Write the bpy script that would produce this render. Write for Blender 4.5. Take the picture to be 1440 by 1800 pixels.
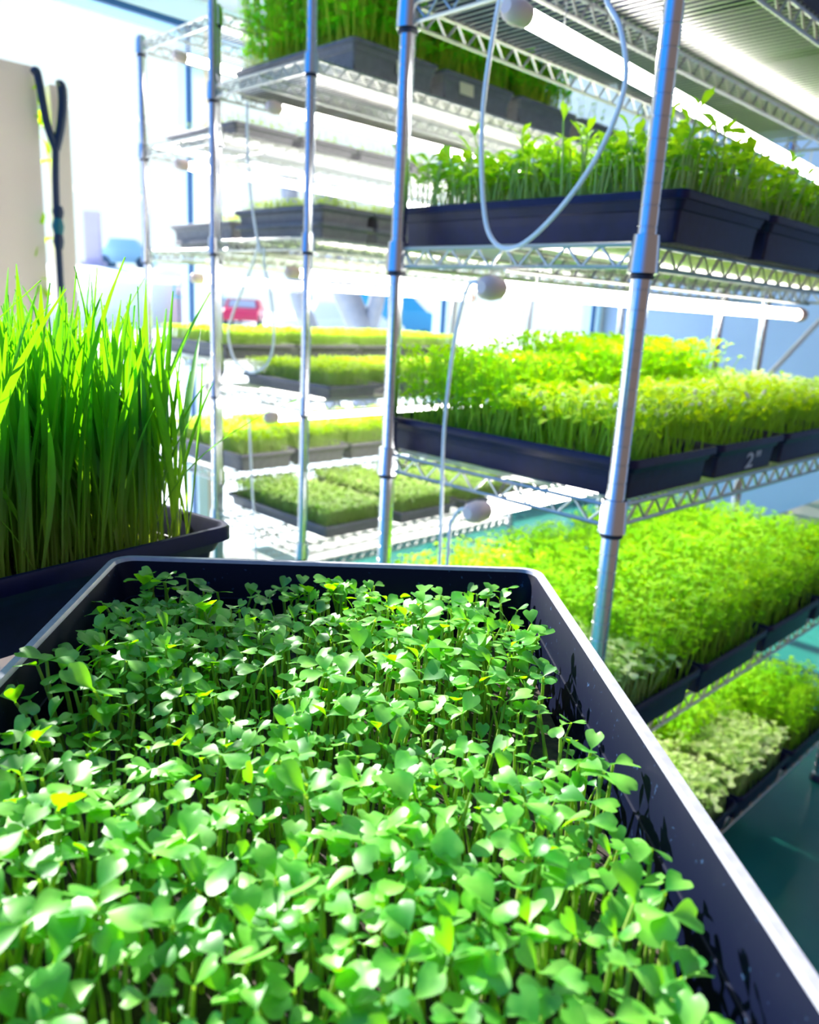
import bpy, math, random
import numpy as np
from mathutils import Vector, Matrix
random.seed(4); rng = np.random.default_rng(4)
PI = math.pi
for o in list(bpy.data.objects): bpy.data.objects.remove(o)
SC = bpy.context.scene; COL = SC.collection
H = 1.18                                   # camera height above the floor

# ---------------------------------------------------------------- camera
camd = bpy.data.cameras.new('camera'); cam = bpy.data.objects.new('camera', camd); COL.objects.link(cam)
F_ = Vector((0, .96931083, -.24583841)); U_ = Vector((-.05334332, .24548839, .96793075)); R_ = Vector((.99857623, .01311384, .05170625))
cam.matrix_world = Matrix(((R_.x, U_.x, -F_.x, 0), (R_.y, U_.y, -F_.y, 0), (R_.z, U_.z, -F_.z, H), (0, 0, 0, 1)))
camd.sensor_fit = 'HORIZONTAL'; camd.sensor_width = 36; camd.lens = 36 * 1405.5 / 1440
camd.clip_start = .01; camd.clip_end = 400
camd.dof.use_dof = True; camd.dof.focus_distance = .42; camd.dof.aperture_fstop = .03514 / .0026
SC.camera = cam
# ---------------------------------------------------------------- view, sky, sun
SC.view_settings.view_transform = 'Standard'; SC.view_settings.look = 'None'
SC.view_settings.exposure = 0.0; SC.view_settings.gamma = 1; SC.view_settings.use_curve_mapping = False
SKY = 1.25
SUN = 18.0
wd = bpy.data.worlds.new('sky'); SC.world = wd; wd.use_nodes = True
nt = wd.node_tree; nt.nodes.clear()
bgn = nt.nodes.new('ShaderNodeBackground'); out = nt.nodes.new('ShaderNodeOutputWorld'); tc = nt.nodes.new('ShaderNodeTexCoord')
def _dot(v, lo, hi):                             # smooth 0..1 along a compass direction of the sky
    d = nt.nodes.new('ShaderNodeVectorMath'); d.operation = 'DOT_PRODUCT'; d.inputs[1].default_value = v; nt.links.new(tc.outputs['Generated'], d.inputs[0])
    r = nt.nodes.new('ShaderNodeMapRange'); r.interpolation_type = 'SMOOTHSTEP'; r.inputs[1].default_value = lo; r.inputs[2].default_value = hi
    nt.links.new(d.outputs['Value'], r.inputs[0]); return r.outputs[0]
def _mix(f, a, b):
    m = nt.nodes.new('ShaderNodeMix'); m.data_type = 'RGBA'; nt.links.new(f, m.inputs[0])
    for i, c in ((6, a), (7, b)):
        if isinstance(c, tuple): m.inputs[i].default_value = (*c, 1)
        else: nt.links.new(c, m.inputs[i])
    return m.outputs[2]
back = _mix(_dot((.7092, -.7050, 0), -.1, .8), (.03, .42, 1.35), (.22, .17, .15))      # deep blue on the left, dim warm behind
skyc = _mix(_dot((.0, 1, .1), -.05, .45), back, (.82, .97, 1))
nt.links.new(skyc, bgn.inputs[0]); bgn.inputs[1].default_value = SKY; nt.links.new(bgn.outputs[0], out.inputs[0])
sd = bpy.data.lights.new('sun', 'SUN'); sun = bpy.data.objects.new('sun', sd); COL.objects.link(sun)
sd.energy = SUN; sd.angle = math.radians(.8); sd.color = (1, .97, .9)
az = Vector((-.70, .71, 0)).normalized(); el = math.radians(33)
dv = Vector((az.x * math.cos(el), az.y * math.cos(el), math.sin(el)))
sun.rotation_euler = dv.to_track_quat('Z', 'Y').to_euler(); sun.location = (0, 0, 6)

# ---------------------------------------------------------------- helpers
LD = Vector((.7050, .7092, 0)); SD = Vector((-.7092, .7050, 0)); YAW = math.atan2(LD.y, LD.x)
def W(u, w, z): return LD * u + SD * w + Vector((0, 0, z + H))     # (along racks, towards window, above eye)
def tag(o, label=None, cat=None, group=None, kind=None):
    if label: o['label'] = label
    if cat: o['category'] = cat
    if group: o['group'] = group
    if kind: o['kind'] = kind
    return o
def empty(name, loc=(0, 0, 0), rz=0):
    o = bpy.data.objects.new(name, None); COL.objects.link(o); o.location = loc; o.rotation_euler = (0, 0, rz); o.empty_display_size = .05; return o
def mesh_np(name, V, Fq, mats, midx=None, smooth=True):
    """V (n,3); Fq list of arrays of quads/tris"""
    me = bpy.data.meshes.new(name)
    V = np.asarray(V, np.float32); me.vertices.add(len(V)); me.vertices.foreach_set('co', V.ravel())
    Fq = np.asarray(Fq, np.int32); k = Fq.shape[1]; n = len(Fq)
    me.loops.add(n * k); me.loops.foreach_set('vertex_index', Fq.ravel())
    me.polygons.add(n); me.polygons.foreach_set('loop_start', np.arange(0, n * k, k, dtype=np.int32))
    me.polygons.foreach_set('loop_total', np.full(n, k, np.int32))
    if midx is not None: me.polygons.foreach_set('material_index', np.asarray(midx, np.int32))
    me.polygons.foreach_set('use_smooth', np.full(n, smooth))
    for m in mats: me.materials.append(m)
    me.update(calc_edges=True); me.validate()
    return me
def ob(name, me, parent=None, loc=(0, 0, 0), rot=(0, 0, 0)):
    o = bpy.data.objects.new(name, me); COL.objects.link(o); o.parent = parent; o.location = loc; o.rotation_euler = rot; return o
class MB:
    """collects quads; tris are stored as degenerate-free separate list"""
    def __init__(s): s.v = []; s.f = []; s.m = []; s.n = 0
    def add(s, V, Fc, mi=0):
        s.v.append(np.asarray(V, float)); s.f += [tuple(i + s.n for i in f) for f in Fc]; s.m += [mi] * len(Fc); s.n += len(V); return s
    def box(s, a, b, mi=0):
        x0, y0, z0 = a; x1, y1, z1 = b
        return s.add([(x0, y0, z0), (x1, y0, z0), (x1, y1, z0), (x0, y1, z0), (x0, y0, z1), (x1, y0, z1), (x1, y1, z1), (x0, y1, z1)],
                     [(0, 3, 2, 1), (4, 5, 6, 7), (0, 1, 5, 4), (1, 2, 6, 5), (2, 3, 7, 6), (3, 0, 4, 7)], mi)
    def tube(s, pts, r, n=8, mi=0, caps=True):
        pts = [Vector(p) for p in pts]; rs = r if isinstance(r, (list, tuple)) else [r] * len(pts)
        T = []
        for i in range(len(pts)):
            t = (pts[min(i + 1, len(pts) - 1)] - pts[max(i - 1, 0)]); T.append(t.normalized())
        up = Vector((0, 0, 1)) if abs(T[0].z) < .9 else Vector((1, 0, 0))
        V = []
        for i, p in enumerate(pts):
            a = T[i].cross(up).normalized(); b = a.cross(T[i]).normalized()
            if i: up = b
            else: up = b
            a = T[i].cross(up).normalized()
            for k in range(n):
                q = 2 * PI * k / n; V.append(p + (a * math.cos(q) + up * math.sin(q)) * rs[i])
        Fc = [(i * n + k, i * n + (k + 1) % n, (i + 1) * n + (k + 1) % n, (i + 1) * n + k) for i in range(len(pts) - 1) for k in range(n)]
        if caps: Fc += [tuple(range(n))[::-1], tuple((len(pts) - 1) * n + k for k in range(n))]
        return s.add(V, Fc, mi)
    def lathe(s, prof, n=16, mi=0, at=(0, 0, 0)):
        V = [(at[0] + r * math.cos(2 * PI * k / n), at[1] + r * math.sin(2 * PI * k / n), at[2] + z) for r, z in prof for k in range(n)]
        Fc = [(i * n + k, i * n + (k + 1) % n, (i + 1) * n + (k + 1) % n, (i + 1) * n + k) for i in range(len(prof) - 1) for k in range(n)]
        Fc += [tuple(range(n))[::-1], tuple((len(prof) - 1) * n + k for k in range(n))]
        return s.add(V, Fc, mi)
    def mesh(s, name, mats, smooth=False):
        me = bpy.data.meshes.new(name); me.from_pydata([tuple(p) for p in np.vstack(s.v)], [], s.f)
        for m in mats: me.materials.append(m)
        me.polygons.foreach_set('material_index', s.m); me.polygons.foreach_set('use_smooth', [smooth] * len(s.f)); me.update()
        if smooth and hasattr(me, 'set_sharp_from_angle'): me.set_sharp_from_angle(angle=math.radians(40))
        return me
    def obj(s, name, mats, parent=None, smooth=False, loc=(0, 0, 0), rot=(0, 0, 0)):
        return ob(name, s.mesh(name, mats if isinstance(mats, (list, tuple)) else [mats], smooth), parent, loc, rot)
def catmull(P, n=8):
    P = [Vector(p) for p in P]; Q = [P[0]] + P + [P[-1]]; o = []
    for i in range(1, len(Q) - 2):
        for k in range(n):
            t = k / n; a, b, c, d = Q[i - 1:i + 3]
            o.append(.5 * ((2 * b) + (c - a) * t + (2 * a - 5 * b + 4 * c - d) * t * t + (3 * b - a - 3 * c + d) * t ** 3))
    return o + [P[-1]]

# ---------------------------------------------------------------- materials
def mat(name, col, rough=.5, metal=0, spec=.5, noise=None, bump=0, emis=None, estr=0, scale=30):
    m = bpy.data.materials.new(name); m.use_nodes = True; n = m.node_tree; p = n.nodes['Principled BSDF']
    p.inputs['Base Color'].default_value = (*col, 1); p.inputs['Roughness'].default_value = rough; p.inputs['Metallic'].default_value = metal
    p.inputs['Specular IOR Level'].default_value = spec
    if emis: p.inputs['Emission Color'].default_value = (*emis, 1); p.inputs['Emission Strength'].default_value = estr
    if noise or bump:
        t = n.nodes.new('ShaderNodeTexNoise'); t.inputs['Scale'].default_value = scale; t.inputs['Detail'].default_value = 5
        c = n.nodes.new('ShaderNodeTexCoord'); n.links.new(c.outputs['Object'], t.inputs['Vector'])
        if noise:
            r = n.nodes.new('ShaderNodeValToRGB'); r.color_ramp.elements[0].color = (*noise, 1); r.color_ramp.elements[1].color = (*col, 1)
            r.color_ramp.elements[0].position = .35; r.color_ramp.elements[1].position = .65
            n.links.new(t.outputs[0], r.inputs[0]); n.links.new(r.outputs[0], p.inputs['Base Color'])
        if bump:
            b = n.nodes.new('ShaderNodeBump'); b.inputs['Strength'].default_value = bump; b.inputs['Distance'].default_value = .002
            n.links.new(t.outputs[0], b.inputs['Height']); n.links.new(b.outputs[0], p.inputs['Normal'])
    return m
def leafmat(name, c1, c2, tr, trans=.4, rough=.4, scale=40, spec=.5):
    """leaf: noise-varied colour, glossy top, light shining through"""
    m = bpy.data.materials.new(name); m.use_nodes = True; n = m.node_tree; p = n.nodes['Principled BSDF']; o = n.nodes['Material Output']
    t = n.nodes.new('ShaderNodeTexNoise'); t.inputs['Scale'].default_value = scale; t.inputs['Detail'].default_value = 3
    c = n.nodes.new('ShaderNodeNewGeometry'); n.links.new(c.outputs['Position'], t.inputs['Vector'])
    r = n.nodes.new('ShaderNodeValToRGB'); r.color_ramp.elements[0].color = (*c1, 1); r.color_ramp.elements[1].color = (*c2, 1)
    r.color_ramp.elements[0].position = .38; r.color_ramp.elements[1].position = .62
    n.links.new(t.outputs[0], r.inputs[0]); n.links.new(r.outputs[0], p.inputs['Base Color'])
    p.inputs['Roughness'].default_value = rough; p.inputs['Specular IOR Level'].default_value = spec
    d = n.nodes.new('ShaderNodeBsdfTranslucent'); d.inputs[0].default_value = (*tr, 1)
    mx = n.nodes.new('ShaderNodeMixShader'); mx.inputs[0].default_value = trans
    n.links.new(p.outputs[0], mx.inputs[1]); n.links.new(d.outputs[0], mx.inputs[2]); n.links.new(mx.outputs[0], o.inputs[0])
    return m
M = {}
M['tray'] = mat('tray_plastic', (.003, .004, .045), .45, spec=.3, noise=(.002, .003, .03), bump=.15, scale=60)
M['tray_hazed'] = mat('hazed_tray_plastic', (.17, .165, .19), .5, spec=.4, noise=(.14, .135, .16), bump=.15, scale=60)  # lighter tray colour with the bright haze over the farther racks painted in
M['tray_front'] = mat('tray_plastic_front', (.0008, .0025, .015), .5, spec=.12)
# dusty specks on the big tray
_n = M['tray_front'].node_tree; _t = _n.nodes.new('ShaderNodeTexNoise'); _t.inputs['Scale'].default_value = 260; _t.inputs['Detail'].default_value = 6
_r = _n.nodes.new('ShaderNodeValToRGB'); _r.color_ramp.elements[0].position = .66; _r.color_ramp.elements[0].color = (.0008, .0025, .015, 1)
_r.color_ramp.elements[1].position = .80; _r.color_ramp.elements[1].color = (.04, .09, .2, 1)
_c = _n.nodes.new('ShaderNodeTexCoord'); _n.links.new(_c.outputs['Object'], _t.inputs['Vector']); _n.links.new(_t.outputs[0], _r.inputs[0])
_n.links.new(_r.outputs[0], _n.nodes['Principled BSDF'].inputs['Base Color'])
M['rim'] = mat('tray_rim_highlight', (.32, .32, .38), .30, spec=.8, noise=(.26, .26, .32), scale=160)  # bright highlight along the rim, put into a lighter base colour
M['chrome'] = mat('chrome', (.62, .64, .70), .2, metal=1)
M['wire'] = mat('zinc_wire', (.46, .46, .44), .35, metal=.9)
M['ring'] = mat('black_sleeve', (.012, .015, .04), .5)
M['white_plastic'] = mat('white_plastic', (.82, .82, .84), .4)
M['cap'] = mat('lamp_cap', (.82, .60, .55), .5)
M['tube'] = mat('lamp_tube', (1, 1, 1), .4, emis=(1, .96, .88), estr=30)
M['soil'] = mat('soil', (.018, .014, .012), .95, noise=(.05, .035, .025), bump=.8, scale=200)
M['paper'] = mat('paper', (.75, .66, .48), .8)
M['chalk'] = mat('chalk', (.55, .62, .75), .9)
M['seed'] = leafmat('cotyledon', (.012, .18, .012), (.20, .52, .065), (.36, 1, .002), .42, .45, 75, .7)
M['seed_stem'] = leafmat('pale_stem', (.12, .24, .03), (.34, .46, .10), (.5, .8, .05), .3, .5, 60)
M['lush'] = leafmat('lush_leaf', (.22, .72, .003), (.55, .98, .006), (.75, 1, .003), .5, .6, 25, .3)
M['lush_stem'] = leafmat('lush_stem', (.30, .55, .03), (.45, .72, .05), (.6, .9, .02), .35, .5, 25)
M['sun'] = leafmat('sunflower_leaf', (.08, .36, .012), (.38, .72, .03), (.6, 1, .01), .4, .4, 30)
M['sun_stem'] = leafmat('sunflower_stem', (.42, .62, .16), (.55, .68, .25), (.6, .8, .1), .3, .5, 30)
M['hull'] = mat('seed_hull', (.85, .82, .70), .6)
M['pale'] = leafmat('pale_leaf', (.60, .85, .14), (.92, .98, .50), (.5, .9, .05), .35, .5, 50)
M['yel'] = leafmat('yellow_green_leaf', (.42, .78, .005), (.75, .98, .02), (.8, 1, .005), .45, .5, 50)
M['grass'] = leafmat('wheatgrass_blade', (.008, .13, .035), (.05, .36, .02), (.26, .85, .003), .38, .38, 18, .4)
M['grass_base'] = leafmat('wheatgrass_base', (.40, .58, .08), (.55, .62, .12), (.7, .85, .05), .4, .5, 25)
def zramp(m, z0, z1, cbase, tbase):              # colour of the lower stem, changing to the leaf colour further up the plant
    n = m.node_tree; g = n.nodes.new('ShaderNodeNewGeometry'); sp = n.nodes.new('ShaderNodeSeparateXYZ'); r = n.nodes.new('ShaderNodeMapRange')
    r.inputs[1].default_value = z0; r.inputs[2].default_value = z1; n.links.new(g.outputs['Position'], sp.inputs[0]); n.links.new(sp.outputs['Z'], r.inputs[0])
    p = n.nodes['Principled BSDF']; src = p.inputs['Base Color'].links[0].from_socket
    mx = n.nodes.new('ShaderNodeMix'); mx.data_type = 'RGBA'; mx.inputs[6].default_value = (*cbase, 1); n.links.new(src, mx.inputs[7]); n.links.new(r.outputs[0], mx.inputs[0]); n.links.new(mx.outputs[2], p.inputs['Base Color'])
    t = [k for k in n.nodes if k.type == 'BSDF_TRANSLUCENT'][0]; c = tuple(t.inputs[0].default_value)
    m2 = n.nodes.new('ShaderNodeMix'); m2.data_type = 'RGBA'; m2.inputs[6].default_value = (*tbase, 1); m2.inputs[7].default_value = c; n.links.new(r.outputs[0], m2.inputs[0]); n.links.new(m2.outputs[2], t.inputs[0])
zramp(M['grass'], H - .21, H - .09, (.42, .55, .10), (.7, .85, .05))
M['pea'] = leafmat('pea_leaf', (.10, .58, .02), (.30, .85, .01), (.45, 1, .003), .5, .5, 12, .3)
M['pea_stem'] = leafmat('pea_stem', (.42, .66, .02), (.72, .82, .03), (.7, .85, .01), .4, .5, 12)
M['frame_blue'] = mat('window_frame', (.13, .42, .72), .4)
M['frame_lt'] = mat('window_frame_light', (.70, .90, .98), .5)
M['frame_dk'] = mat('window_gasket', (.01, .09, .25), .5)
M['frame_bg'] = mat('window_trim_beige', (.78, .68, .62), .7)
M['wall'] = mat('painted_wall', (.48, .60, .86), .8, noise=(.45, .57, .83), scale=3)
M['ceil'] = mat('ceiling_paint', (.55, .60, .68), .9, noise=(.5, .56, .65), scale=5)
M['floor'] = mat('sealed_floor', (.015, .15, .11), .2, spec=.5, noise=(.025, .20, .15), bump=.05, scale=2.5)
M['panel'] = leafmat('white_panel', (.93, .82, .77), (.95, .84, .79), (.90, .75, .68), .16, .5, 3)
M['hose'] = mat('black_hose', (.006, .03, .09), .35)
M['hose_teal'] = mat('hose_connector', (.0, .16, .22), .35)
M['snow'] = mat('snow', (.85, .93, .97), .9, noise=(.78, .90, .96), scale=.2)
M['bldg'] = mat('pale_render', (.96, .98, 1), .9)
M['bwin'] = mat('building_window', (.05, .16, .22), .3)
M['blue_car'] = mat('blue_paint', (.05, .42, .75), .3)
M['pale_blue'] = mat('pale_blue_paint', (.30, .62, .80), .4)
M['red_car'] = mat('red_paint', (.75, .02, .12), .3)
M['white_car'] = mat('white_paint', (.8, .92, .95), .3)
M['carglass'] = mat('car_glass', (.45, .72, .85), .1)
M['tyre'] = mat('tyre', (.03, .10, .18), .8)
M['bark'] = mat('bark', (.42, .42, .46), .9, noise=(.34, .36, .42), scale=12)
M['lilac'] = mat('lilac_paint', (.55, .50, .72), .6)
M['teal'] = mat('teal_sign', (.02, .45, .62), .5)
M['table'] = mat('table_top', (.35, .36, .38), .5)
M['black'] = mat('black_rubber', (.01, .012, .02), .6)
m = bpy.data.materials.new('window_glass'); m.use_nodes = True; n = m.node_tree; n.nodes.clear()
o_ = n.nodes.new('ShaderNodeOutputMaterial'); tr = n.nodes.new('ShaderNodeBsdfTransparent'); gl = n.nodes.new('ShaderNodeBsdfGlossy'); gl.inputs['Roughness'].default_value = .02
mx = n.nodes.new('ShaderNodeMixShader'); mx.inputs[0].default_value = .01
n.links.new(tr.outputs[0], mx.inputs[1]); n.links.new(gl.outputs[0], mx.inputs[2]); n.links.new(mx.outputs[0], o_.inputs[0]); M['glass'] = m

# ---------------------------------------------------------------- the room
def struct(name, mb, m, loc=(0, 0, 0), rz=0, parent=None):
    o = mb.obj(name, m, parent, loc=loc, rot=(0, 0, rz)); 
    if parent is None: o['kind'] = 'structure'
    return o
WW = 2.95                                        # window wall, distance along SD
HZ = .3215 * WW                                  # header height above eye
UE = 4.6                                         # end wall, along LD
O0 = (0, 0, H)
struct('floor', MB().box((-1.6, -1.3, -H - .05), (UE + .1, WW, -H)), M['floor'], O0, YAW)
struct('ceiling', MB().box((.9, -.6, HZ + .10), (UE + .1, WW + .1, HZ + .16)), M['ceil'], O0, YAW)
struct('wall_end', MB().box((UE, -1.3, -H), (UE + .1, WW + .1, HZ + .16)), M['wall'], O0, YAW)
struct('wall_window_header', MB().box((-1.6, WW, HZ), (UE, WW + .1, HZ + .16)), M['frame_blue'], O0, YAW)
struct('trim_1', MB().box((-1.6, WW - .02, HZ), (UE, WW, HZ + .022)), M['frame_dk'], O0, YAW)
struct('trim_2', MB().box((-1.6, WW - .03, HZ + .022), (UE, WW, HZ + .10)), M['frame_lt'], O0, YAW)
MU = 1.922 * WW / 3.35
mull = [MU - 2.1, MU, MU + 1.45, UE - .06]
for i, u in enumerate(mull):
    mo = struct('trim_%d' % (i + 3), MB().box((u - .022, WW - .05, -H), (u + .022, WW + .06, HZ)), M['frame_lt'], O0, YAW)
    MB().box((u - .028, WW - .035, -H), (u - .022, WW - .005, HZ)).obj('gasket', M['frame_dk'], mo)
    MB().box((u + .022, WW - .05, -H), (u + .048, WW + .06, HZ)).obj('side_trim', M['frame_bg'], mo)
for i in range(3):
    a, b = mull[i] + .05, mull[i + 1] - .036
    wo = struct('window_%d' % (i + 1), MB().box((a, WW + .01, -H + .1), (b, WW + .018, HZ)), M['glass'], O0, YAW)
    MB().box((a, WW - .03, -H), (b, WW + .05, -H + .1)).obj('window_frame', M['frame_lt'], wo)

# ---------------------------------------------------------------- trays
def rrect(w, l, r, n=5):
    P = []
    for cx, cy, a0 in ((w / 2 - r, l / 2 - r, 0), (-w / 2 + r, l / 2 - r, PI / 2), (-w / 2 + r, -l / 2 + r, PI), (w / 2 - r, -l / 2 + r, 3 * PI / 2)):
        for k in range(n + 1):
            a = a0 + PI / 2 * k / n; P.append((cx + r * math.cos(a), cy + r * math.sin(a)))
    return P
def tray_mb(w, l, dep, r=.014, lip=.006, sub=None):
    """open tray; rim top at z=dep, bottom at z=0"""
    prof = [(.016, 0), (.013, dep * .62), (.0095, dep * .64), (lip * .9, dep - .011), (0, dep - .011), (0, dep - .002), (.0012, dep), (lip - .0012, dep), (lip, dep - .002),
            (.0122, dep * .62), (.0126, dep * .58), (.0175, .003)]
    V = []; n = 0
    for ins, z in prof:
        P = rrect(w - 2 * ins, l - 2 * ins, max(r - ins * .5, .004)); n = len(P); V += [(x, y, z) for x, y in P]
    Fc = []; mi = []
    mb = MB()
    for i in range(len(prof) - 1):
        for k in range(n): Fc.append((i * n + k, i * n + (k + 1) % n, (i + 1) * n + (k + 1) % n, (i + 1) * n + k)); mi.append(1 if 4 <= i <= 7 else 0)
    Fc += [tuple(range(n))[::-1], tuple((len(prof) - 1) * n + k for k in range(n))]; mi += [0, 0]
    mb.add(V, Fc); mb.m = mi
    return mb
TM = {}
def tray(label, loc, rz, w, l, dep, soil=True, group=None, mats=None, soilz=.55):
    """thing at its own base centre; soil is a part"""
    if mats is None and 'nearest' not in label and 'wheatgrass' not in label: mats = [M['tray_hazed'], M['tray_hazed']]
    key = (round(w, 3), round(l, 3), round(dep, 3), mats is None)
    if key not in TM: TM[key] = tray_mb(w, l, dep).mesh('growing_tray', mats or [M['tray'], M['tray']], True)
    t = empty('growing_tray', loc, rz); tag(t, label, 'tray', group)
    ob('tray_body', TM[key], t)
    if soil:
        MB().box((-w / 2 + .0165, -l / 2 + .0165, .004), (w / 2 - .0165, l / 2 - .0165, dep * soilz)).obj('soil', M['soil'], t)
    return t

# ---------------------------------------------------------------- plant templates
def leaf_template(nx, ny, length, width, notch=.25, cup=.15, droop=.15, petiole=.25, heart=True):
    """blade along +X from the origin, up is +Z"""
    V = []
    for i in range(nx + 1):
        s = i / nx
        wd = (.07 + .93 * max(0, min(1, (s - petiole * .6) / (1 - petiole * .6))) ** .62) if s > petiole * .6 else .07
        if s > .55: wd *= math.sqrt(max(0, 1 - ((s - .55) / .45) ** 2 * (.72 if heart else .97)))
        for j in range(ny + 1):
            t = 2 * j / ny - 1
            x = length * s - (notch * length * math.exp(-(t / .38) ** 2) * s ** 5 if heart else 0) - length * .12 * (t * t) * s ** 3
            y = width / 2 * wd * t
            z = cup * width * (t * t) * wd - droop * length * s * s + .05 * length * math.sin(s * 3)
            V.append((x, y, z))
    Fc = [(i * (ny + 1) + j, (i + 1) * (ny + 1) + j, (i + 1) * (ny + 1) + j + 1, i * (ny + 1) + j + 1) for i in range(nx) for j in range(ny)]
    return np.array(V), np.array(Fc)
def rotm(az, tilt, roll=0):
    ca, sa = math.cos(az), math.sin(az); ct, st = math.cos(tilt), math.sin(tilt); cr_, sr = math.cos(roll), math.sin(roll)
    Rx = np.array([[1, 0, 0], [0, cr_, -sr], [0, sr, cr_]]); Ry = np.array([[ct, 0, -st], [0, 1, 0], [st, 0, ct]]); Rz = np.array([[ca, -sa, 0], [sa, ca, 0], [0, 0, 1]])
    return Rz @ Ry @ Rx
def stem_np(h, r0, r1, bend, n=5, seg=4, az=0):
    V = []
    for i in range(seg + 1):
        s = i / seg; cx = bend * s * s * math.cos(az); cy = bend * s * s * math.sin(az); r = r0 + (r1 - r0) * s
        for k in range(n):
            a = 2 * PI * k / n; V.append((cx + r * math.cos(a), cy + r * math.sin(a), h * s))
    Fc = [(i * n + k, i * n + (k + 1) % n, (i + 1) * n + (k + 1) % n, (i + 1) * n + k) for i in range(seg) for k in range(n)]
    return np.array(V), np.array(Fc), np.array([bend * math.cos(az), bend * math.sin(az), h])
class NB:
    def __init__(s): s.v = []; s.f = []; s.m = []; s.n = 0
    def add(s, V, Fc, mi): s.v.append(V); s.f.append(Fc + s.n); s.m.append(np.full(len(Fc), mi)); s.n += len(V)
    def mesh(s, name, mats): return mesh_np(name, np.vstack(s.v), np.vstack(s.f), mats, np.concatenate(s.m))

# background plant variants: (V, F, midx)
def variant(h, leaf_l, leaf_w, nleaf, lean, levels=1, tilt=(.1, .7), heart=False, stem_r=.0009, hull=0, nx=4, ny=2):
    nb = NB(); az = random.random() * 6.3
    V, Fc, tip = stem_np(h, stem_r * 1.2, stem_r, lean * h, 3, 3, az); nb.add(V, Fc, 0)
    for lv in range(levels):
        fr = 1 - lv * .22
        base = np.array([tip[0] * fr * fr, tip[1] * fr * fr, h * fr]); a0 = random.random() * 6.3
        for k in range(nleaf):
            sc_ = random.uniform(.75, 1.15)
            LV, LF = leaf_template(nx, ny, leaf_l * sc_, leaf_w * sc_, .2, .12, random.uniform(0, .35), .2, heart)
            Rm = rotm(a0 + 2 * PI * k / nleaf + random.uniform(-.4, .4), random.uniform(*tilt), random.uniform(-.4, .4))
            nb.add(LV @ Rm.T + base, LF, 1)
    if random.random() < hull:
        HV = []; n = 6
        for i in range(6):
            s = i / 5; r = .0028 * math.sin(PI * min(max(s, .04), .96)) ** .7
            for k in range(n): HV.append((s * .012 - .002, r * math.cos(2 * PI * k / n), r * math.sin(2 * PI * k / n)))
        HF = [(i * n + k, i * n + (k + 1) % n, (i + 1) * n + (k + 1) % n, (i + 1) * n + k) for i in range(5) for k in range(n)]
        nb.add(np.array(HV) @ rotm(random.random() * 6, random.uniform(-1, 1)).T + tip, np.array(HF), 2)
    return np.vstack(nb.v), np.vstack(nb.f), np.concatenate(nb.m)
def blade(h, w, bend, seg=6, curl=0):
    V = []; az = random.random() * 6.3
    for i in range(seg + 1):
        s = i / seg; b = bend * h * s ** 2.2; z = h * s * (1 - .25 * bend * s); ww = w / 2 * (.26 + .74 * min(1, max(0, (s - .12) / .5)) ** 1.2) * (1 - max(0, (s - .66) / .34) ** 1.6) + .00015
        tw = curl * s
        for t in (-1, 0, 1):
            V.append((b + ww * t * math.sin(tw) + (.0008 if t == 0 else 0), ww * t * math.cos(tw), z))
    Fc = [(i * 3 + j, (i + 1) * 3 + j, (i + 1) * 3 + j + 1, i * 3 + j + 1) for i in range(seg) for j in range(2)]
    return np.array(V), np.array(Fc), np.array([0] * len(Fc))
def scatter(name, variants, pts, mats, label, group=None, origin=(0, 0, 0), rz=0, lean=.12):
    """pts rows: x,y,z,scale (in local frame)"""
    vs, fs, ms = [], [], []; n = 0
    idx = rng.integers(0, len(variants), len(pts)); az_ = rng.random(len(pts)) * 6.283
    for k, (V, Fc, mi) in enumerate(variants):
        sel = np.where(idx == k)[0]
        if not len(sel): continue
        P = pts[sel]; a = az_[sel]; c, s = np.cos(a), np.sin(a)
        X = V[None, :, 0] * c[:, None] - V[None, :, 1] * s[:, None]; Y = V[None, :, 0] * s[:, None] + V[None, :, 1] * c[:, None]; Z = np.broadcast_to(V[None, :, 2], X.shape)
        sc_ = P[:, 3][:, None]; lx = rng.normal(0, lean, len(sel))[:, None]; ly = rng.normal(0, lean, len(sel))[:, None]
        A = np.stack([X * sc_ + lx * Z * sc_ + P[:, 0:1], Y * sc_ + ly * Z * sc_ + P[:, 1:2], Z * sc_ + P[:, 2:3]], -1)
        off = n + np.arange(len(sel))[:, None, None] * len(V)
        vs.append(A.reshape(-1, 3)); fs.append((Fc[None] + off).reshape(-1, 4)); ms.append(np.tile(mi, len(sel))); n += len(sel) * len(V)
    me = mesh_np(name, np.vstack(vs), np.vstack(fs), mats, np.concatenate(ms))
    o = ob(name, me, None, origin, (0, 0, rz)); tag(o, label, 'greens', group, 'stuff'); return o
def grid_pts(w, l, pitch, z, sc=(.8, 1.15), hf=None, jit=.45, keep=None):
    xs = np.arange(-w / 2, w / 2 + 1e-6, pitch); ys = np.arange(-l / 2, l / 2 + 1e-6, pitch)
    X, Y = np.meshgrid(xs, ys); X = X.ravel() + rng.uniform(-jit, jit, X.size) * pitch; Y = Y.ravel() + rng.uniform(-jit, jit, Y.size) * pitch
    X = np.clip(X, -w / 2, w / 2); Y = np.clip(Y, -l / 2, l / 2)
    S = rng.uniform(sc[0], sc[1], X.size)
    if hf is not None: S = S * hf(X, Y)
    P = np.stack([X, Y, np.full(X.size, z), S], 1)
    if keep is not None: P = P[keep(X, Y)]
    return P

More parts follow.
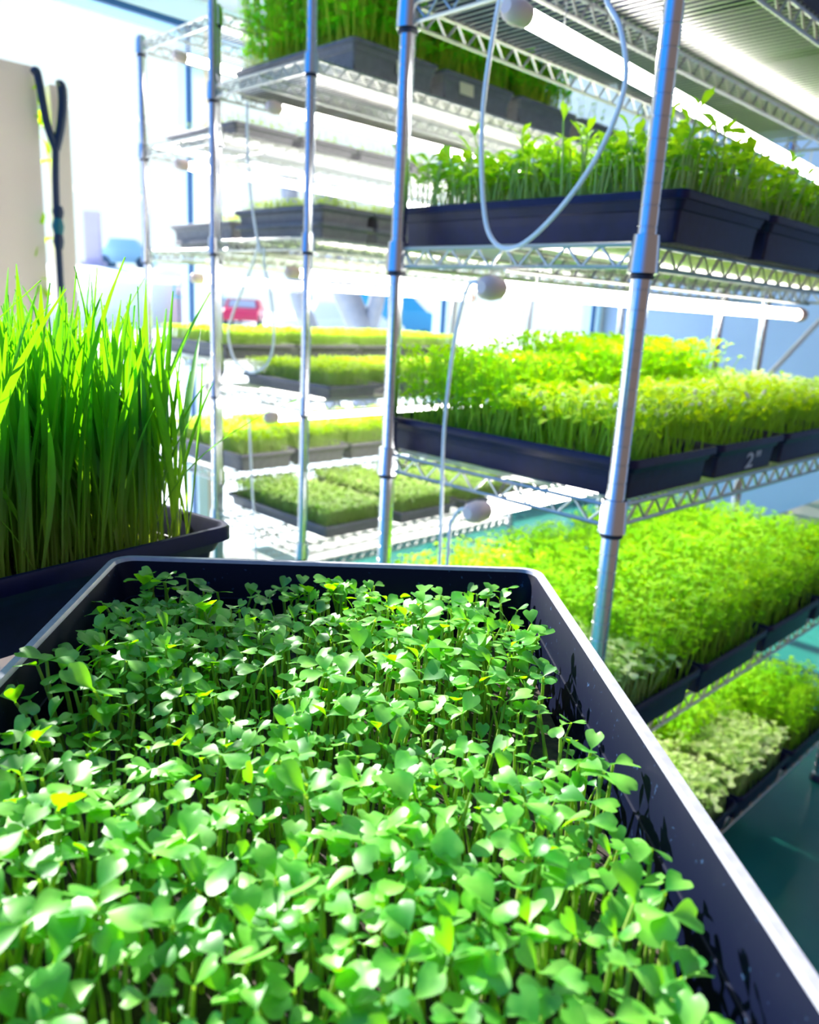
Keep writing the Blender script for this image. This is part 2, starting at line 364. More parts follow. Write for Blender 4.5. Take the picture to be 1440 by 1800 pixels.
# ---------------------------------------------------------------- foreground tray of radish seedlings
FR = math.radians(4.2); FW, FL, FD = .283, .545, .062
fdir = Vector((-math.sin(FR), math.cos(FR), 0)); frt = Vector((math.cos(FR), math.sin(FR), 0))
fc = Vector((-.0505, .507, 0)) - fdir * FL / 2
FZ = -.165 - FD + H
front = tray('large black seedling tray in the foreground with a shiny rim, its highlight painted in', (fc.x, fc.y, FZ), FR, FW, FL, FD, False, mats=[M['tray_front'], M['rim']])
MB().box((-FW / 2 + .0165, -FL / 2 + .0165, .004), (FW / 2 - .0165, FL / 2 - .0165, .016)).obj('soil', M['soil'], front)
# seedling meshes: stem, seed leaves
NS, NLF = 8, 10
stem_me, stem_np_, tips = [], [], []
for i in range(NS):
    V, Fc, tip = stem_np(.034 * random.uniform(.9, 1.12), .0009, .00062, random.uniform(-.006, .008), 6, 6, random.random() * 6.3)
    stem_np_.append((V, Fc)); tips.append(tip); stem_me.append(mesh_np('stem', V, Fc, [M['seed_stem']]))
leaf_me, leaf_np_ = [], []
for i in range(NLF):
    sc_ = random.uniform(.9, 1.15)
    V, Fc = leaf_template(9, 8, .0086 * sc_, .0092 * sc_ * random.uniform(.92, 1.2), random.uniform(.12, .24), random.uniform(.02, .14), random.uniform(-.08, .20), .26, True)
    leaf_np_.append((V, Fc)); leaf_me.append(mesh_np('seed_leaf', V, Fc, [M['seed']]))
def fnoise(x, y): return .5 * math.sin(x * 47 + 1.3 * math.sin(y * 31)) + .5 * math.sin(y * 39 + 2.1 + math.sin(x * 53 + 1))
seeds = []
pt = .0069
nx_, ny_ = int((FW - .052) / pt), int((FL - .052) / pt)
for i in range(nx_ + 1):
    for j in range(ny_ + 1):
        x = -(FW - .052) / 2 + i * pt + random.uniform(-.5, .5) * pt; y = -(FL - .052) / 2 + j * pt + random.uniform(-.5, .5) * pt
        if random.random() < .10: continue
        nz = fnoise(x, y)
        if nz < -.45 and random.random() < .45: continue
        sc_ = random.choice((random.uniform(.62, .9), random.uniform(.9, 1.12), random.uniform(1.0, 1.25))) + nz * .17
        p = Vector((fc.x, fc.y, FZ)) + frt * x + fdir * y
        seeds.append(dict(x=x, y=y, sc=sc_, az=random.random() * 6.283, lx=random.gauss(0, .10), ly=random.gauss(0, .10), si=random.randrange(NS),
            l=[(random.randrange(NLF), random.choice((random.uniform(-.2, .2), random.uniform(-.1, .4), random.uniform(.4, 1.0))), random.gauss(0, .22), random.uniform(.8, 1.12)) for _ in (0, 1)],
            ls=random.uniform(.85, 1.25), p=p))
def inview(p):
    q = p + Vector((0, 0, .045)) - Vector((0, 0, H)); z = q.dot(F_)
    if z < .05: return None
    X = 720 + 1405.5 * q.dot(R_) / z; Y = 900 - 1405.5 * q.dot(U_) / z
    return z if -10 < X < 1450 and Y < 1790 else None
vis = sorted([(inview(s['p']), k) for k, s in enumerate(seeds) if inview(s['p']) is not None])
solo = set(k for _, k in vis[:300])
def seed_mats(s):
    """affine (3x3, translation) of the plant in the tray frame"""
    c, n_ = math.cos(s['az']), math.sin(s['az']); k = s['sc']
    A = np.array([[k * c, -k * n_, s['lx'] * k], [k * n_, k * c, s['ly'] * k], [0, 0, k]])
    return A, np.array([s['x'], s['y'], .0155])
nb = NB()
for k, s in enumerate(seeds):
    if k in solo:
        root = empty('radish_seedling', s['p'] + Vector((0, 0, .0155)), FR + s['az']); root.rotation_euler = (s['ly'] * -1, s['lx'], FR + s['az'])
        root.scale = (s['sc'],) * 3
        tag(root, 'green two-leaved radish seedling crowded with others in the large foreground tray', 'seedling', 'radish seedlings in the foreground tray')
        ob('stem', stem_me[s['si']], root)
        for q, (li, ti, ro, ls) in enumerate(s['l']):
            lo = ob('seed_leaf', leaf_me[li], root, tuple(tips[s['si']]), (0, 0, 0))
            lo.rotation_mode = 'QUATERNION'; lo.rotation_quaternion = Matrix(rotm(PI * q + ro * .5, ti, ro).tolist()).to_quaternion(); lo.scale = (ls * s['ls'],) * 3
    else:
        A, t = seed_mats(s); V, Fc = stem_np_[s['si']]; nb.add(V @ A.T + t, Fc, 0)
        for q, (li, ti, ro, ls) in enumerate(s['l']):
            V, Fc = leaf_np_[li]; B_ = rotm(PI * q + ro * .5, ti, ro) * ls * s['ls']; nb.add((V @ B_.T + tips[s['si']]) @ A.T + t, Fc, 1)
o = ob('radish_seedlings', nb.mesh('radish_seedlings', [M['seed_stem'], M['seed']]), None, (fc.x, fc.y, FZ), (0, 0, FR))
tag(o, 'dense carpet of small radish seedlings filling the rest of the large foreground tray', 'seedlings', None, 'stuff')

# ---------------------------------------------------------------- wheatgrass tray
e1 = Vector((-.58, -.815, 0)).normalized(); e2 = Vector((-.815, .58, 0)).normalized()
GW, GL, GD = .285, .56, .057
gcor = Vector((-.134, .602, 0)); gc = gcor + e1 * GL / 2 + e2 * GW / 2
grz = math.atan2(e1.y, e1.x) - PI / 2
GZ = FZ
gt = tray('black tray of tall wheatgrass left of the seedling tray', (gc.x, gc.y, GZ), grz, GW, GL, GD, True)
bl = [blade(random.uniform(.14, .215), random.uniform(.0045, .0080), abs(random.gauss(.06, .14)), 9, random.uniform(-.7, .7)) for _ in range(50)]
bl += [blade(random.uniform(.15, .2), .005, random.uniform(.5, .8), 8, .5) for _ in range(2)]
gp = grid_pts(GW - .05, GL - .05, .0060, GD * .5, (.72, 1.08), jit=.7)
scatter('wheatgrass', bl, gp, [M['grass']], 'thick stand of tall bright green wheatgrass blades in the left tray', None, (gc.x, gc.y, GZ), grz, .10)
# table under both trays
tb = empty('work_table', (-.18, .18, 0), 0); tag(tb, 'small grey table carrying the two nearest trays', 'table')
MB().box((-.34, -.24, FZ - .025), (.22, .25, FZ)).obj('table_top', M['table'], tb)
for x, y in ((-.31, -.21), (.19, -.21), (-.31, .22), (.19, .22)): MB().box((x - .015, y - .015, 0), (x + .015, y + .015, FZ - .025)).obj('leg', M['table'], tb)

# ---------------------------------------------------------------- wire racks
DEP = .457
POSTM = {}
def post_mesh(h):
    if h not in POSTM:
        mb = MB(); prof = [(.0115, 0), (.0127, .002)]; z = .0254
        while z < h - .01: prof += [(.0127, z - .0012), (.0119, z - .0006), (.0119, z + .0006), (.0127, z + .0012)]; z += .0254
        prof += [(.0127, h - .002), (.010, h)]; mb.lathe(prof, 18); POSTM[h] = mb.mesh('post', [M['chrome']], True)
    return POSTM[h]
col_me = MB().lathe([(.0135, -.037), (.0195, -.0355), (.0185, -.012), (.0172, .011), (.0135, .012)], 18).mesh('collar', [M['chrome']], True)
ring_me = MB().lathe([(.0130, -.043), (.0158, -.0425), (.0158, -.0372), (.0130, -.0368)], 16).mesh('sleeve_ring', [M['ring']], True)
SHM = {}
def shelf_mesh(Lr):
    if Lr in SHM: return SHM[Lr]
    mb = MB(); t = .028; e = .012
    def truss(a, b, n):
        a = Vector(a); b = Vector(b); mb.tube([a, b], .0032, 6); mb.tube([a - Vector((0, 0, t)), b - Vector((0, 0, t))], .0032, 6)
        P = [a.lerp(b, i / (2 * n)) - Vector((0, 0, t if i % 2 else 0)) for i in range(2 * n + 1)]
        for i in range(2 * n): mb.tube([P[i], P[i + 1]], .0022, 5, caps=False)
    nL = int(Lr / .05); nS = 8
    truss((e, 0, 0), (Lr - e, 0, 0), nL); truss((e, DEP, 0), (Lr - e, DEP, 0), nL); truss((0, e, 0), (0, DEP - e, 0), nS); truss((Lr, e, 0), (Lr, DEP - e, 0), nS)
    truss((.003, DEP / 2, -.004), (Lr - .003, DEP / 2, -.004), nL)
    n = int(Lr / .0165)
    for i in range(1, n): x = Lr * i / n; mb.tube([(x, -.002, .004), (x, DEP + .002, .004)], .0017, 4)
    SHM[Lr] = mb.mesh('shelf', [M['wire']], False); return SHM[Lr]
def rack(name, label, u, w, Lr, top, shelves):
    p = W(u, w, 0); r = empty(name, (p.x, p.y, 0), YAW); tag(r, label, 'rack')
    for x, y in ((0, 0), (Lr, 0), (Lr, DEP), (0, DEP)):
        po = ob('post', post_mesh(round(top + H - .0, 3)), r, (x, y, .0)); 
        MB().lathe([(.012, 0), (.018, .002), (.018, .010), (.0129, .018)], 14).obj('foot', M['ring'], po, True)
    for z in shelves:
        s = ob('shelf', shelf_mesh(Lr), r, (0, 0, z + H))
        for x, y in ((0, 0), (Lr, 0), (Lr, DEP), (0, DEP)):
            ob('collar', col_me, s, (x, y, 0)); ob('sleeve_ring', ring_me, s, (x, y, 0))
    return r
BU, BW = .960, .557; CU, CW = 1.334, 1.750; KU, KW = 1.367, 2.240
RS = [.458, .095, -.25, -.637, -1.02]; LS = [.585, .165, -.26, -.67, -1.08]; MS = [.79, .475, .145, -.19, -.55, -.93]
rack('wire_shelving_rack', 'nearest chrome wire shelving rack, on the right, with the thickest posts', BU, BW, 1.22, .92, RS)
rack('wire_shelving_rack', 'middle chrome wire shelving rack behind the nearest rack, holding tall shoots on top', CU, CW, 1.56, .93, LS)
rack('wire_shelving_rack', 'farthest chrome wire shelving rack standing right against the window', KU, KW, 1.56, .81, MS)
rk = rack('wire_shelving_rack', 'empty pale rack at the end of the nearest row before the blue wall', BU + 1.52, BW, 1.22, .92, [.40, -.25, -.637])
MB().tube([(.0, DEP + .02, H - .22), (.95, DEP + .02, H + .25)], .009, 8).obj('brace', M['white_plastic'], rk, True)

# ---------------------------------------------------------------- lamps and cables
def lamp(label, u, w, z, L0=1.22, z2=None):
    z2 = z if z2 is None else z2
    p = W(u, w, z); t = empty('tube_lamp', p, YAW); t.rotation_euler = (0, math.atan2(z - z2, L0), YAW); tag(t, label, 'lamp', None)
    MB().tube([(.03, 0, 0), (L0 - .03, 0, 0)], .0125, 14).obj('glass_tube', M['tube'], t, True)
    for s, x in ((1, 0), (-1, L0)):
        MB().tube([(x - s * .012, 0, 0), (x - s * .004, 0, 0), (x + s * .012, 0, 0), (x + s * .032, 0, 0)], [.009, .016, .018, .0145], 14).obj('end_cap', M['cap'], t, True)
    for x in (.12, L0 - .12): 
        MB().tube([(x, 0, .012), (x, 0, .045)], .0015, 5).obj('hanging_hook', M['wire'], t)
    return t
lamp('slanting tube lamp under the top shelf of the nearest rack', BU - .03, BW + .225, .398, 1.22, .350)
lamp('long tube lamp under the second shelf of the nearest rack', BU - .035, BW + .23, .036)
lamp('tube lamp half hidden under the third shelf of the nearest rack', BU - .035, BW + .225, -.302)
lamp('tube lamp over the lowest trays of the nearest rack', BU - .035, BW + .225, -.690)
lamp('tube lamp under the top shelf of the middle rack', CU + .04, CW + .23, .512, 1.45)
lamp('tube lamp under the stacked flats of the middle rack', CU + .11, CW + .23, .085, 1.4)
lamp('short lit tube lamp low in the middle rack above the pale greens', CU + .04, CW + .23, -.335, 1.4)
lamp('tube lamp at the top of the farthest rack by the window', KU + .0, KW + .23, .715, 1.4)
lamp('tube lamp under the thin trays of the farthest rack', KU + .0, KW + .23, .405, 1.4)
lamp('tube lamp at eye level in the farthest rack by the window', KU + .05, KW + .23, .062, 1.4)
lamp('lowest visible tube lamp of the farthest rack', KU + .10, KW + .23, -.30, 1.4)
def cable(label, pts, r=.0034, mt=None, plug=False):
    P = catmull([W(*p) for p in pts], 8); o = MB().tube(P, r, 8).obj('power_cable', mt or M['white_plastic'], None, True); tag(o, label, 'cable', None)
    if plug: MB().tube([P[-1] + Vector((0, 0, .04)), P[-1] + Vector((0, 0, .03)), P[-1] - Vector((0, 0, .01))], [.006, .016, .014], 12).obj('plug', M['black'], o, True)
    return o
bu = BU - .03
cable('white cable looping down in front of the dark trays of the nearest rack', [(bu, BW + a, z) for a, z in ((.235, .40), (.247, .413), (.262, .31), (.262, .235), (.252, .159), (.235, .11), (.203, .09), (.16, .103), (.104, .151), (.06, .21), (.036, .278), (.05, .34), (.075, .378), (.10, .43))])
cable('white cable hanging straight down from the second lamp of the nearest rack', [(bu, BW + a, z) for a, z in ((.235, .036), (.262, .043), (.276, .02), (.29, -.045), (.298, -.14), (.299, -.224), (.292, -.374), (.29, -.62))], .003)
cable('short white cable curving from the third lamp of the nearest rack', [(bu, BW + a, z) for a, z in ((.232, -.302), (.252, -.303), (.266, -.32), (.274, -.36), (.272, -.62))], .003)
cu = CU - .03
cable('thin white cable hanging beside the upper shelves of the middle rack', [(cu, CW + a, z) for a, z in ((.235, .512), (.237, .447), (.222, .296), (.195, .19), (.17, .125))])
cable('white cable loop hanging over the yellow-green trays of the middle rack', [(cu, CW + a, z) for a, z in ((.18, .15), (.215, .09), (.27, .015), (.315, -.05), (.333, -.103), (.30, -.17), (.22, -.2), (.145, -.175), (.109, -.125), (.107, -.05), (.125, .03), (.15, .085), (.155, .14))])
cable('white cable hanging low in front of the bottom trays of the middle rack', [(cu, CW + a, z) for a, z in ((.23, -.335), (.222, -.35), (.219, -.39), (.205, -.55), (.187, -.73), (.18, -1.0))])

# ---------------------------------------------------------------- trays and greens on the racks
def row(u, w, z, items, cw, cl, dep, label, pitch, group=None, u0=.03, w0=-.02, stack=1):
    """items: list of (plant function or None, label) per tray"""
    res = []
    for i, it in enumerate(items):
        uc = u + u0 + i * pitch + cw / 2; wc = w + w0 + cl / 2; p = W(uc, wc, z + .006)
        for s in range(stack):
            q = p + Vector((0, 0, s * (dep + .001)))
            top = s == stack - 1
            t = tray(label % it[1] if '%s' in label else it[1], q, YAW, cw, cl, dep, top, group); res.append(t)
        if it[0]: it[0](cw, cl, q, dep, i)
    return res
V_sun = [variant(.096, .036, .021, 2, .12, random.choice((1, 2)), (-.1, .9), False, .0015, .22, 5, 3) for _ in range(14)] + [variant(.125, .028, .015, 2, .12, 1, (.5, 1.2), False, .0016, .2, 5, 3) for _ in range(1)]
V_hull = [variant(.090, .020, .013, 2, .15, 2, (-.2, .9), False, .0011, .35, 4, 2) for _ in range(14)]
V_tall = [variant(.15, .016, .013, 3, .12, 3, (-.2, .9), False, .001, .02, 4, 2) for _ in range(12)]
V_lush = [variant(.13, .0135, .0115, 2, .12, 3, (-.2, .9), True, .0009, 0, 4, 3) for _ in range(12)]
V_pale = [variant(.045, .0105, .010, 2, .15, 1, (-.1, .6), True, .0007, 0, 4, 3) for _ in range(10)]
V_short = [variant(.05, .011, .008, 2, .12, 1, (-.1, .8), False, .0007, 0, 3, 2) for _ in range(10)]
V_pea = [variant(.30, .030, .022, 2, .08, 4, (-.1, 1.0), False, .0014, 0, 4, 2) for _ in range(12)]
def greens(V, mats, pitch, name, lab, sc=(.85, 1.12), hf=None, lean=.1, keep=None, zf=.5, marg=.04):
    def f(cw, cl, p, dep, i):
        if isinstance(lab, (list, tuple)): lb = lab[i]
        else: lb = lab
        scatter(name, V, grid_pts(cw - marg, cl - marg, pitch, dep * zf, sc, hf, keep=keep), mats, lb, None, p, YAW, lean)
    return f
place = ['first', 'second', 'third', 'fourth', 'fifth']
def tl(what): return ['%s tray from the near end %s' % (place[i], what) for i in range(5)]
# nearest rack, second shelf: sunflower shoots
SUNM = [M['sun_stem'], M['sun'], M['hull']]
g = [greens(V_sun, SUNM, .0140, 'sunflower_shoots', ['sunflower shoots with broad leaves in the %s tray of the nearest rack\'s second shelf' % place[i] for i in range(4)], (.72, 1.1),
     lean=.12, keep=lambda X, Y: (Y < .10) | (rng.random(X.size) < .9))] * 4
row(BU, BW, .095, [(g[i], tl('on the second shelf of the nearest rack')[i]) for i in range(4)], .272, .53, .064, '%s', .282, w0=-.03)
row(BU, BW, .458, [(None, tl('on the top shelf of the nearest rack')[i]) for i in range(4)], .272, .50, .064, '%s', .282, w0=-.02)
# third shelf: mixed; rear taller
HULM = [M['lush_stem'], M['yel'], M['hull']]
def low_front(cw, cl, p, dep, i):
    scatter('pea_greens', V_hull, grid_pts(cw - .04, cl - .04, .0135, dep * .5, (.85, 1.15), keep=lambda X, Y: Y < (.02 if i in (0, 1, 2) else 9)), [M['lush_stem'], M['pale'] if i == 3 else M['yel'], M['hull']],
            'greens with pale seed hulls along the front of the %s tray on the nearest rack\'s third shelf' % place[i], None, p, YAW, .14)
    if i < 3:
        scatter('tall_pea_greens', V_tall, grid_pts(cw - .04, cl - .04, .0115, dep * .5, (.9, 1.18) if i else (.75, 1.0), keep=lambda X, Y: Y > (.0)), [M['lush_stem'], M['lush'], M['hull']],
            'taller bright greens at the back of the %s tray on the nearest rack\'s third shelf' % place[i], None, p, YAW, .10)
r3 = row(BU, BW, -.25, [(low_front, tl('on the third shelf of the nearest rack')[i]) for i in range(4)], .262, .52, .058, '%s', .272, u0=.018, w0=-.012)
fc_ = bpy.data.curves.new('chalk_mark', 'FONT'); fc_.body = '2"'; fc_.size = .038; fc_.extrude = .0003; fc_.offset = .0007; fc_.space_character = 1.15; fc_.materials.append(M['chalk'])
_f = bpy.data.objects.new('chalk_mark', fc_); COL.objects.link(_f); bpy.context.view_layer.update(); _me = bpy.data.meshes.new_from_object(_f); bpy.data.objects.remove(_f)
tx = ob('chalk_mark', _me, r3[1], (.0, -.52 / 2 + .0143, .006), (PI / 2 + .083, 0, 0)); tx.scale = (1.7, 1, 1); tx['label'] = 'grey chalk writing'
# fourth shelf: lush mass, low pale patch at the near end
LUM = [M['lush_stem'], M['lush']]
def lush(hl, ht, shelf):
    def f(cw, cl, p, dep, i):
        scatter('lush_greens', V_lush, grid_pts(cw - .035, cl - .035, .0105, dep * .5, (hl, ht), keep=((lambda X, Y: (X > -.02) | (Y > .06)) if shelf == 'fourth' else (lambda X, Y: (Y > (.02, .02, -.12)[i]))) if (i == 0 or (i < 3 and shelf == 'lowest')) else None), LUM,
                'thick lime green mass filling the %s tray on the %s shelf of the nearest rack' % (place[i], shelf), None, p, YAW, .10)
        if i == 0 or (i < 3 and shelf == 'lowest'):
            scatter('pale_sprouts', V_pale, grid_pts(cw - .035, cl - .035, .0085, dep * .6, (1.5, 2.0), keep=(lambda X, Y: (X < 0) & (Y < .09)) if shelf == 'fourth' else (lambda X, Y: (Y < (.05, .05, -.10)[i]))), [M['sun_stem'], M['pale']],
                'low cluster of whitish sprouts at the front of the %s tray, %s shelf of the nearest rack' % (place[i], shelf), None, p, YAW, .10)
    return f
row(BU, BW, -.637, [(lush(.85, 1.12, 'fourth'), tl('on the fourth shelf of the nearest rack')[i]) for i in range(4)], .272, .53, .062, '%s', .282, w0=-.03)
row(BU, BW, -1.02, [(lush(.85, 1.2, 'lowest'), tl('on the lowest shelf of the nearest rack')[i]) for i in range(4)], .272, .53, .062, '%s', .282, w0=-.03)
# middle rack
PEM = [M['pea_stem'], M['pea']]
def peas(cw, cl, p, dep, i):
    if i == 3:
        scatter('pea_shoots', V_tall, grid_pts(cw - .05, cl - .05, .05, dep * .5, (.5, .8)), [M['lush_stem'], M['lush'], M['hull']], 'few short leafy shoots in the last tray on top of the middle rack', None, p, YAW, .1); return
    scatter('pea_shoots', V_pea, grid_pts(cw - .04, cl - .04, .014, dep * .5, (.75, 1.1)), PEM, 'tall dense dark green shoots in the %s tray on top of the middle rack' % place[i], None, p, YAW, .10)
r1 = row(CU, CW, .585, [(peas, 'deep dark %s tray from the near end on the top shelf of the middle rack' % place[i]) for i in range(4)], .318, .56, .074, '%s', .343, u0=.125, w0=-.01)
for i, (x, zc) in enumerate(((.03, .04), (-.06, .042))):
    o = MB().box((x - .03, -.0018, -.018), (x + .03, 0, .018)).obj('paper_label', M['paper'], r1[i], loc=(0, -.28 + .0075, zc), rot=(-.09, 0, 0)); o['label'] = 'cream paper label stuck on the tray side'
YEM = [M['sun_stem'], M['yel']]; PAM = [M['sun_stem'], M['pale']]
shorts = lambda lab, m_=YEM, V=V_short, sc=(.95, 1.3), pitch=.0085: greens(V, m_, pitch, 'short_sprouts', lab, sc, lean=.1)
for k in range(2):
    for s in range(2):
        p = W(CU + .035 + k * .195 + .095, CW + .20, .171 + s * .041)
        tray('%s flat of the %s stack on the second shelf of the middle rack' % (('lower', 'upper')[s], ('near', 'far')[k]), p, YAW, .19, .42, .040, s == 1)
    scatter('short_sprouts', V_short, grid_pts(.15, .38, .009, .022, (.5, .9)), YEM, 'thin sprouts in the %s stacked flat on the second shelf of the middle rack' % ('near', 'far')[k], None, p, YAW, .1)
row(CU, CW, -.26, [(shorts(['yellow green sprouts in the %s flat on the third shelf of the middle rack' % place[j] for j in range(5)]), 'grey flat, %s from the near end on the third shelf of the middle rack' % place[i]) for i in range(5)], .20, .44, .036, '%s', .225, u0=.075, w0=-.01)
row(CU, CW, -.67, [(shorts(['whitish green sprouts in the %s flat on the low shelf of the middle rack' % place[j] for j in range(5)], PAM, V_pale, (1.1, 1.5), .0080), 'dark flat, %s from the near end on the low shelf of the middle rack' % place[i]) for i in range(4)], .265, .53, .040, '%s', .305, u0=.075, w0=-.01)
row(CU, CW, -1.08, [(shorts('green sprouts on the bottom shelf of the middle rack', YEM, V_pale), 'black flat on the bottom shelf of the middle rack')], .265, .53, .040, '%s', .305, u0=.075, w0=-.01)
# farthest rack
row(KU, KW, .475, [(shorts(['sparse sprouts in the %s thin flat on the second shelf of the farthest rack' % place[j] for j in range(5)], YEM, V_short, (.4, .9), .014), 'thin dark flat, %s from the near end on the second shelf of the farthest rack' % place[i]) for i in range(4)], .238, .42, .030, '%s', .245, u0=.04, w0=-.03)
p = W(KU + .05 + .13, KW + .19, .151); tray('lower flat of the short stack on the third shelf of the farthest rack', p, YAW, .26, .34, .030, False)
p = W(KU + .05 + .13, KW + .19, .182); tray('deeper flat with pebbly soil on top of the short stack in the farthest rack', p, YAW, .272, .38, .050, True, soilz=.95)
scatter('yellow_sprouts', V_short, grid_pts(.05, .12, .009, .045, (.5, .8)), YEM, 'small yellow tuft of sprouts in the pebbly flat on the third shelf of the farthest rack', None, p, YAW, .1)
row(KU, KW, -.19, [(shorts(['lime sprouts in the %s black flat on the fourth shelf of the farthest rack' % place[j] for j in range(5)], YEM, V_short, (1.0, 1.3)), 'black flat, %s from the near end on the fourth shelf of the farthest rack' % place[i]) for i in range(4)], .275, .44, .048, '%s', .285, u0=.01, w0=-.02)
row(KU, KW, -.55, [(shorts(['lime sprouts in the %s black flat on the fifth shelf of the farthest rack' % place[j] for j in range(5)], YEM, V_short, (1.3, 1.7)), 'black flat, %s from the near end on the fifth shelf of the farthest rack' % place[i]) for i in range(5)], .225, .50, .060, '%s', .235, u0=.04, w0=-.06)

# ---------------------------------------------------------------- vertical garden panels and hose by the window
def ray(px, py): return F_ + R_ * ((px - 720) / 1405.5) - U_ * ((py - 900) / 1405.5)
def onplane(px, py, w):
    v = ray(px, py); s = w / v.dot(SD); q = v * s; return q.dot(LD), q.z
PW = 2.45
ua, za = onplane(62, 118, PW)
t = empty('garden_panel', W(ua - .6, PW, 0) - Vector((0, 0, H)), YAW); tag(t, 'wide white board panel standing at the left edge by the window', 'panel')
MB().box((0, 0, .05), (.6, .045, za + H)).obj('board', M['panel'], t); MB().box((0, -.05, 0), (.6, .10, .05)).obj('base', M['panel'], t)
ub, zb = onplane(88, 148, PW); uc, zc = onplane(119, 160, PW)
t = empty('garden_panel', W(ub, PW, 0) - Vector((0, 0, H)), YAW); tag(t, 'narrow white garden post behind the black forked hose', 'panel')
MB().box((0, 0, .05), (uc - ub, .045, zb + H)).obj('board', M['panel'], t); MB().box((0, -.05, 0), (uc - ub, .10, .05)).obj('base', M['panel'], t)
def pp(px, py, w): u, z = onplane(px, py, w); return W(u, w, z)
hs = empty('forked_hose', pp(98, 262, PW - .05), 0); tag(hs, 'black forked hose with teal connector hanging by the window', 'hose')
def rel(P): return [p - hs.location for p in P]
MB().tube(rel(catmull([pp(x, y, PW - .04) for x, y in ((58, 128), (64, 125), (70, 150), (82, 215), (98, 262))])), .0105, 10).obj('hose_branch', M['hose'], hs, True)
MB().tube(rel(catmull([pp(x, y, PW - .04) for x, y in ((102, 150), (108, 152), (110, 185), (106, 225), (98, 262))])), .0125, 10).obj('hose_branch', M['hose'], hs, True)
MB().tube(rel(catmull([pp(x, y, PW - .04) for x, y in ((98, 262), (98, 320), (101, 400), (107, 500), (112, 600), (116, 800))])), .0095, 10).obj('hose_trunk', M['hose'], hs, True)
MB().tube(rel([pp(102, 362, PW - .04), pp(102, 372, PW - .04), pp(103, 384, PW - .04)]), [.012, .016, .012], 12).obj('coupling', M['hose'], hs, True)
MB().tube(rel([pp(102, 384, PW - .04), pp(102, 398, PW - .04), pp(103, 412, PW - .04)]), [.012, .017, .012], 12).obj('connector', M['hose_teal'], hs, True)
MB().tube(rel([pp(103, 412, PW - .04), pp(103, 425, PW - .04), pp(104, 438, PW - .04)]), [.012, .015, .011], 12).obj('coupling', M['hose'], hs, True)
vine = []
nb = NB()
for (x, y) in ((62, 150), (66, 190), (62, 225), (70, 240), (68, 290), (70, 370), (72, 430), (74, 500)):
    q = pp(x, y, PW + .03)
    for k in range(3):
        LV, LF = leaf_template(6, 4, .055, .045, .1, .1, .3, .15, False)
        nb.add(LV @ rotm(random.random() * 6.3, random.uniform(-.8, .8), random.uniform(-1, 1)).T + np.array(q), LF, 0)
V_ = MB().tube([pp(64, 130, PW + .03), pp(70, 320, PW + .03), pp(74, 620, PW + .03)], .003, 5)
o = ob('climbing_plant', nb.mesh('climbing_plant', [M['lush']])); tag(o, 'leafy green climbing plant between the two white panels', 'plant', None, 'stuff')
V_.obj('stem', M['lush_stem'], o)

# ---------------------------------------------------------------- outside
struct('ground_outside', MB().box((-60, WW + .12, -1.45), (60, 140, -1.35)), M['snow'], O0, YAW)
def far(px, py, dist):
    v = ray(px, py); return Vector((0, 0, H)) + v * (dist / v.y)
GZO = H - 1.35
def building(label, px0, px1, py_top, dist, wins):
    n = Vector((-.80, -.60, 0)); ex = Vector((.60, -.80, 0)); P0 = far(px0, py_top, dist)
    def hit(px, py):
        v = ray(px, py); c = Vector((0, 0, H)); q = c + v * ((P0 - c).dot(n) / v.dot(n)); return (q - P0).dot(ex), q.z - GZO
    L_, zt = hit(px1, py_top)
    t = empty('building', (P0.x, P0.y, GZO), math.atan2(ex.y, ex.x)); tag(t, label, 'building')
    MB().box((0, 0, 0), (L_, 8, zt)).obj('facade', M['bldg'], t)
    for (x, y, sx, sy) in wins:
        qx, qz = hit(x, y); MB().box((qx - sx / 2, -.06, qz - sy / 2), (qx + sx / 2, .02, qz + sy / 2)).obj('window', M['bwin'], t)
def car(label, px, py_base, dist, paint, length=4.2, rz=0, width=1.8, hh=1.4):
    q = far(px, py_base, dist); t = empty('car', (q.x, dist, GZO), rz); tag(t, label, 'car')
    # body as lofted side profile
    prof = [(-.5, .22), (-.5, .55), (-.47, .62), (-.30, .66), (-.22, 1), (.20, 1), (.34, .68), (.48, .58), (.5, .45), (.5, .22)]
    V = []; n = len(prof)
    for s, k in ((-.5, .96), (-.46, 1), (.46, 1), (.5, .96)):
        for x, z in prof: V.append((x * length * k, s * width * (.86 if z > .8 else 1), z * hh))
    Fc = [(i * n + j, i * n + (j + 1) % n, (i + 1) * n + (j + 1) % n, (i + 1) * n + j) for i in range(3) for j in range(n)] + [tuple(range(n))[::-1], tuple(3 * n + j for j in range(n))]
    MB().add(V, Fc).obj('body', paint, t)
    MB().add([(-.305 * length, -.40 * width, .70 * hh), (-.305 * length, .40 * width, .70 * hh), (-.232 * length, .36 * width, .96 * hh), (-.232 * length, -.36 * width, .96 * hh),
              (-.29 * length, -.40 * width, .68 * hh), (-.29 * length, .40 * width, .68 * hh), (-.215 * length, .36 * width, .94 * hh), (-.215 * length, -.36 * width, .94 * hh)],
             [(0, 3, 2, 1), (4, 5, 6, 7), (0, 1, 5, 4), (1, 2, 6, 5), (2, 3, 7, 6), (3, 0, 4, 7)]).obj('rear_window', M['white_car'], t)
    for sx in (-.32, .32):
        for sy in (-.47, .47):
            MB().tube([(sx * length, sy * width - .09, .32), (sx * length, sy * width + .09, .32)], .32, 16).obj('wheel', M['tyre'], t, True)
    return t
car('red hatchback parked across the street beyond the window', 430, 545, 44, M['red_car'], 4.0, PI / 2 + .1)
car('blue car parked behind the red hatchback', 398, 542, 52, M['blue_car'], 4.2, PI / 2 + .2)
car('pale blue car parked behind the tree trunks', 590, 560, 26, M['white_car'], 4.2, .5)
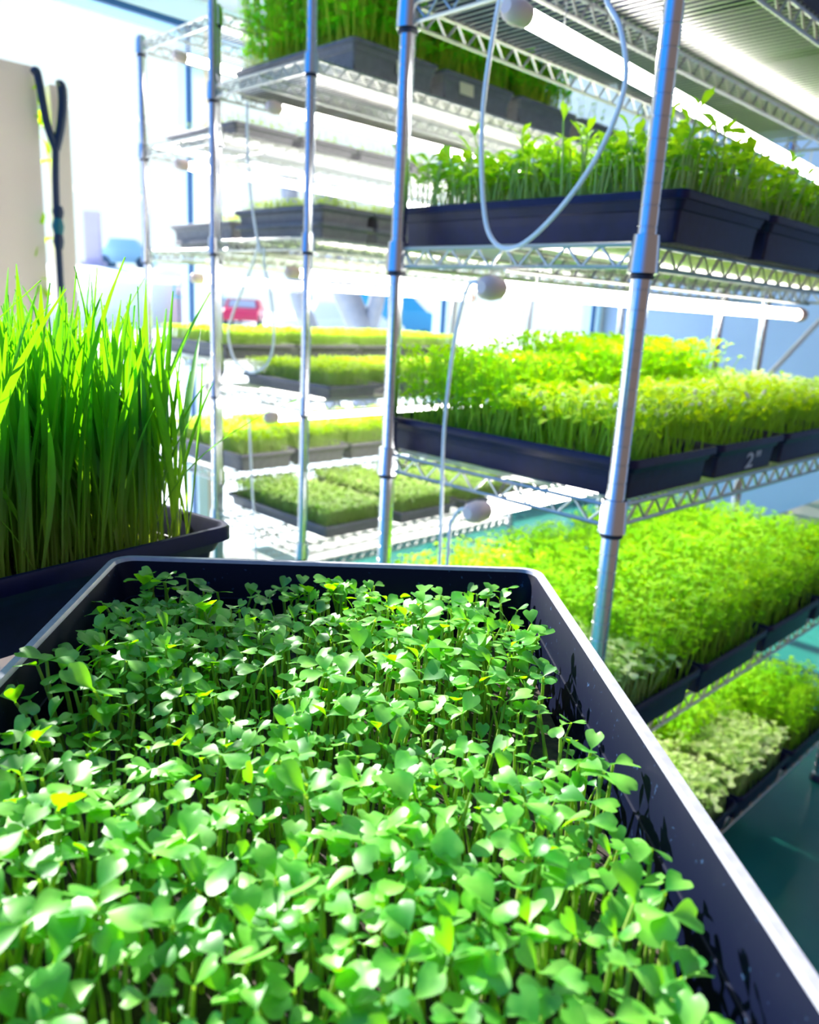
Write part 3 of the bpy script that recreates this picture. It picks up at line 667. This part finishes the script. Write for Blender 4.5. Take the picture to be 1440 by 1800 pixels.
car('blue van seen past the second tree trunk', 665, 560, 30, M['blue_car'], 4.6, .3, 1.9, 1.9)
zb_ = far(225, 474, 44).z; xa_ = far(120, 474, 44).x; xb_ = far(318, 474, 44).x
struct('terrain_bank', MB().add([(xa_, 20, GZO), (xb_, 20, GZO), (xb_, 41, zb_), (xa_, 41, zb_), (xb_, 54, zb_), (xa_, 54, zb_), (xb_, 54, GZO), (xa_, 54, GZO)], [(0, 1, 2, 3), (3, 2, 4, 5), (5, 4, 6, 7), (0, 7, 6, 1), (1, 6, 4, 2), (0, 3, 5, 7)]), M['snow'])
pk = car('low blue pickup parked on the snowy bank by the pale building', 222, 474, 44, M['pale_blue'], 3.0, .15, 1.6, 1.5); pk.location.z = zb_
def trunk(label, pts, dist, r):
    P = [far(x, y, dist) for x, y in pts]; o = MB().tube(catmull(P, 5), r, 12).obj('tree', M['bark'], None, True); tag(o, label, 'tree'); return o
t1 = trunk('slim leaning tree trunk outside beyond the cable loop', ((600, 760), (548, 590), (530, 540), (518, 480), (512, 400), (505, 300)), 9, .10)
t2 = trunk('stout forked tree trunk outside behind the middle rack', ((642, 760), (638, 600), (625, 555), (606, 510), (585, 440), (570, 330)), 9, .14)
MB().tube(catmull([far(x, y, 9) for x, y in ((640, 600), (655, 560), (668, 500), (690, 400))], 5), .09, 10).obj('bough', M['bark'], t2, True)
q = far(166, 474, 42); o = empty('street_sign', (q.x, 42, zb_)); tag(o, 'lilac sign column standing by the street', 'sign')
MB().box((-.35, -.2, 0), (.35, .2, far(166, 372, 42).z - zb_)).obj('column', M['lilac'], o); MB().box((-.55, -.3, 0), (.55, .3, .25)).obj('base', M['lilac'], o)
q = far(314, 512, 24); o = empty('street_sign', (q.x, 24, GZO)); tag(o, 'small teal framed sign outside beside the window mullion', 'sign')
MB().tube([(0, 0, 0), (0, 0, q.z - GZO)], .03, 8).obj('pole', M['tyre'], o)
MB().tube([(-.13, 0, q.z - GZO - .16), (.13, 0, q.z - GZO - .16), (.13, 0, q.z - GZO + .16), (-.13, 0, q.z - GZO + .16), (-.13, 0, q.z - GZO - .16)], .03, 6).obj('frame', M['teal'], o)
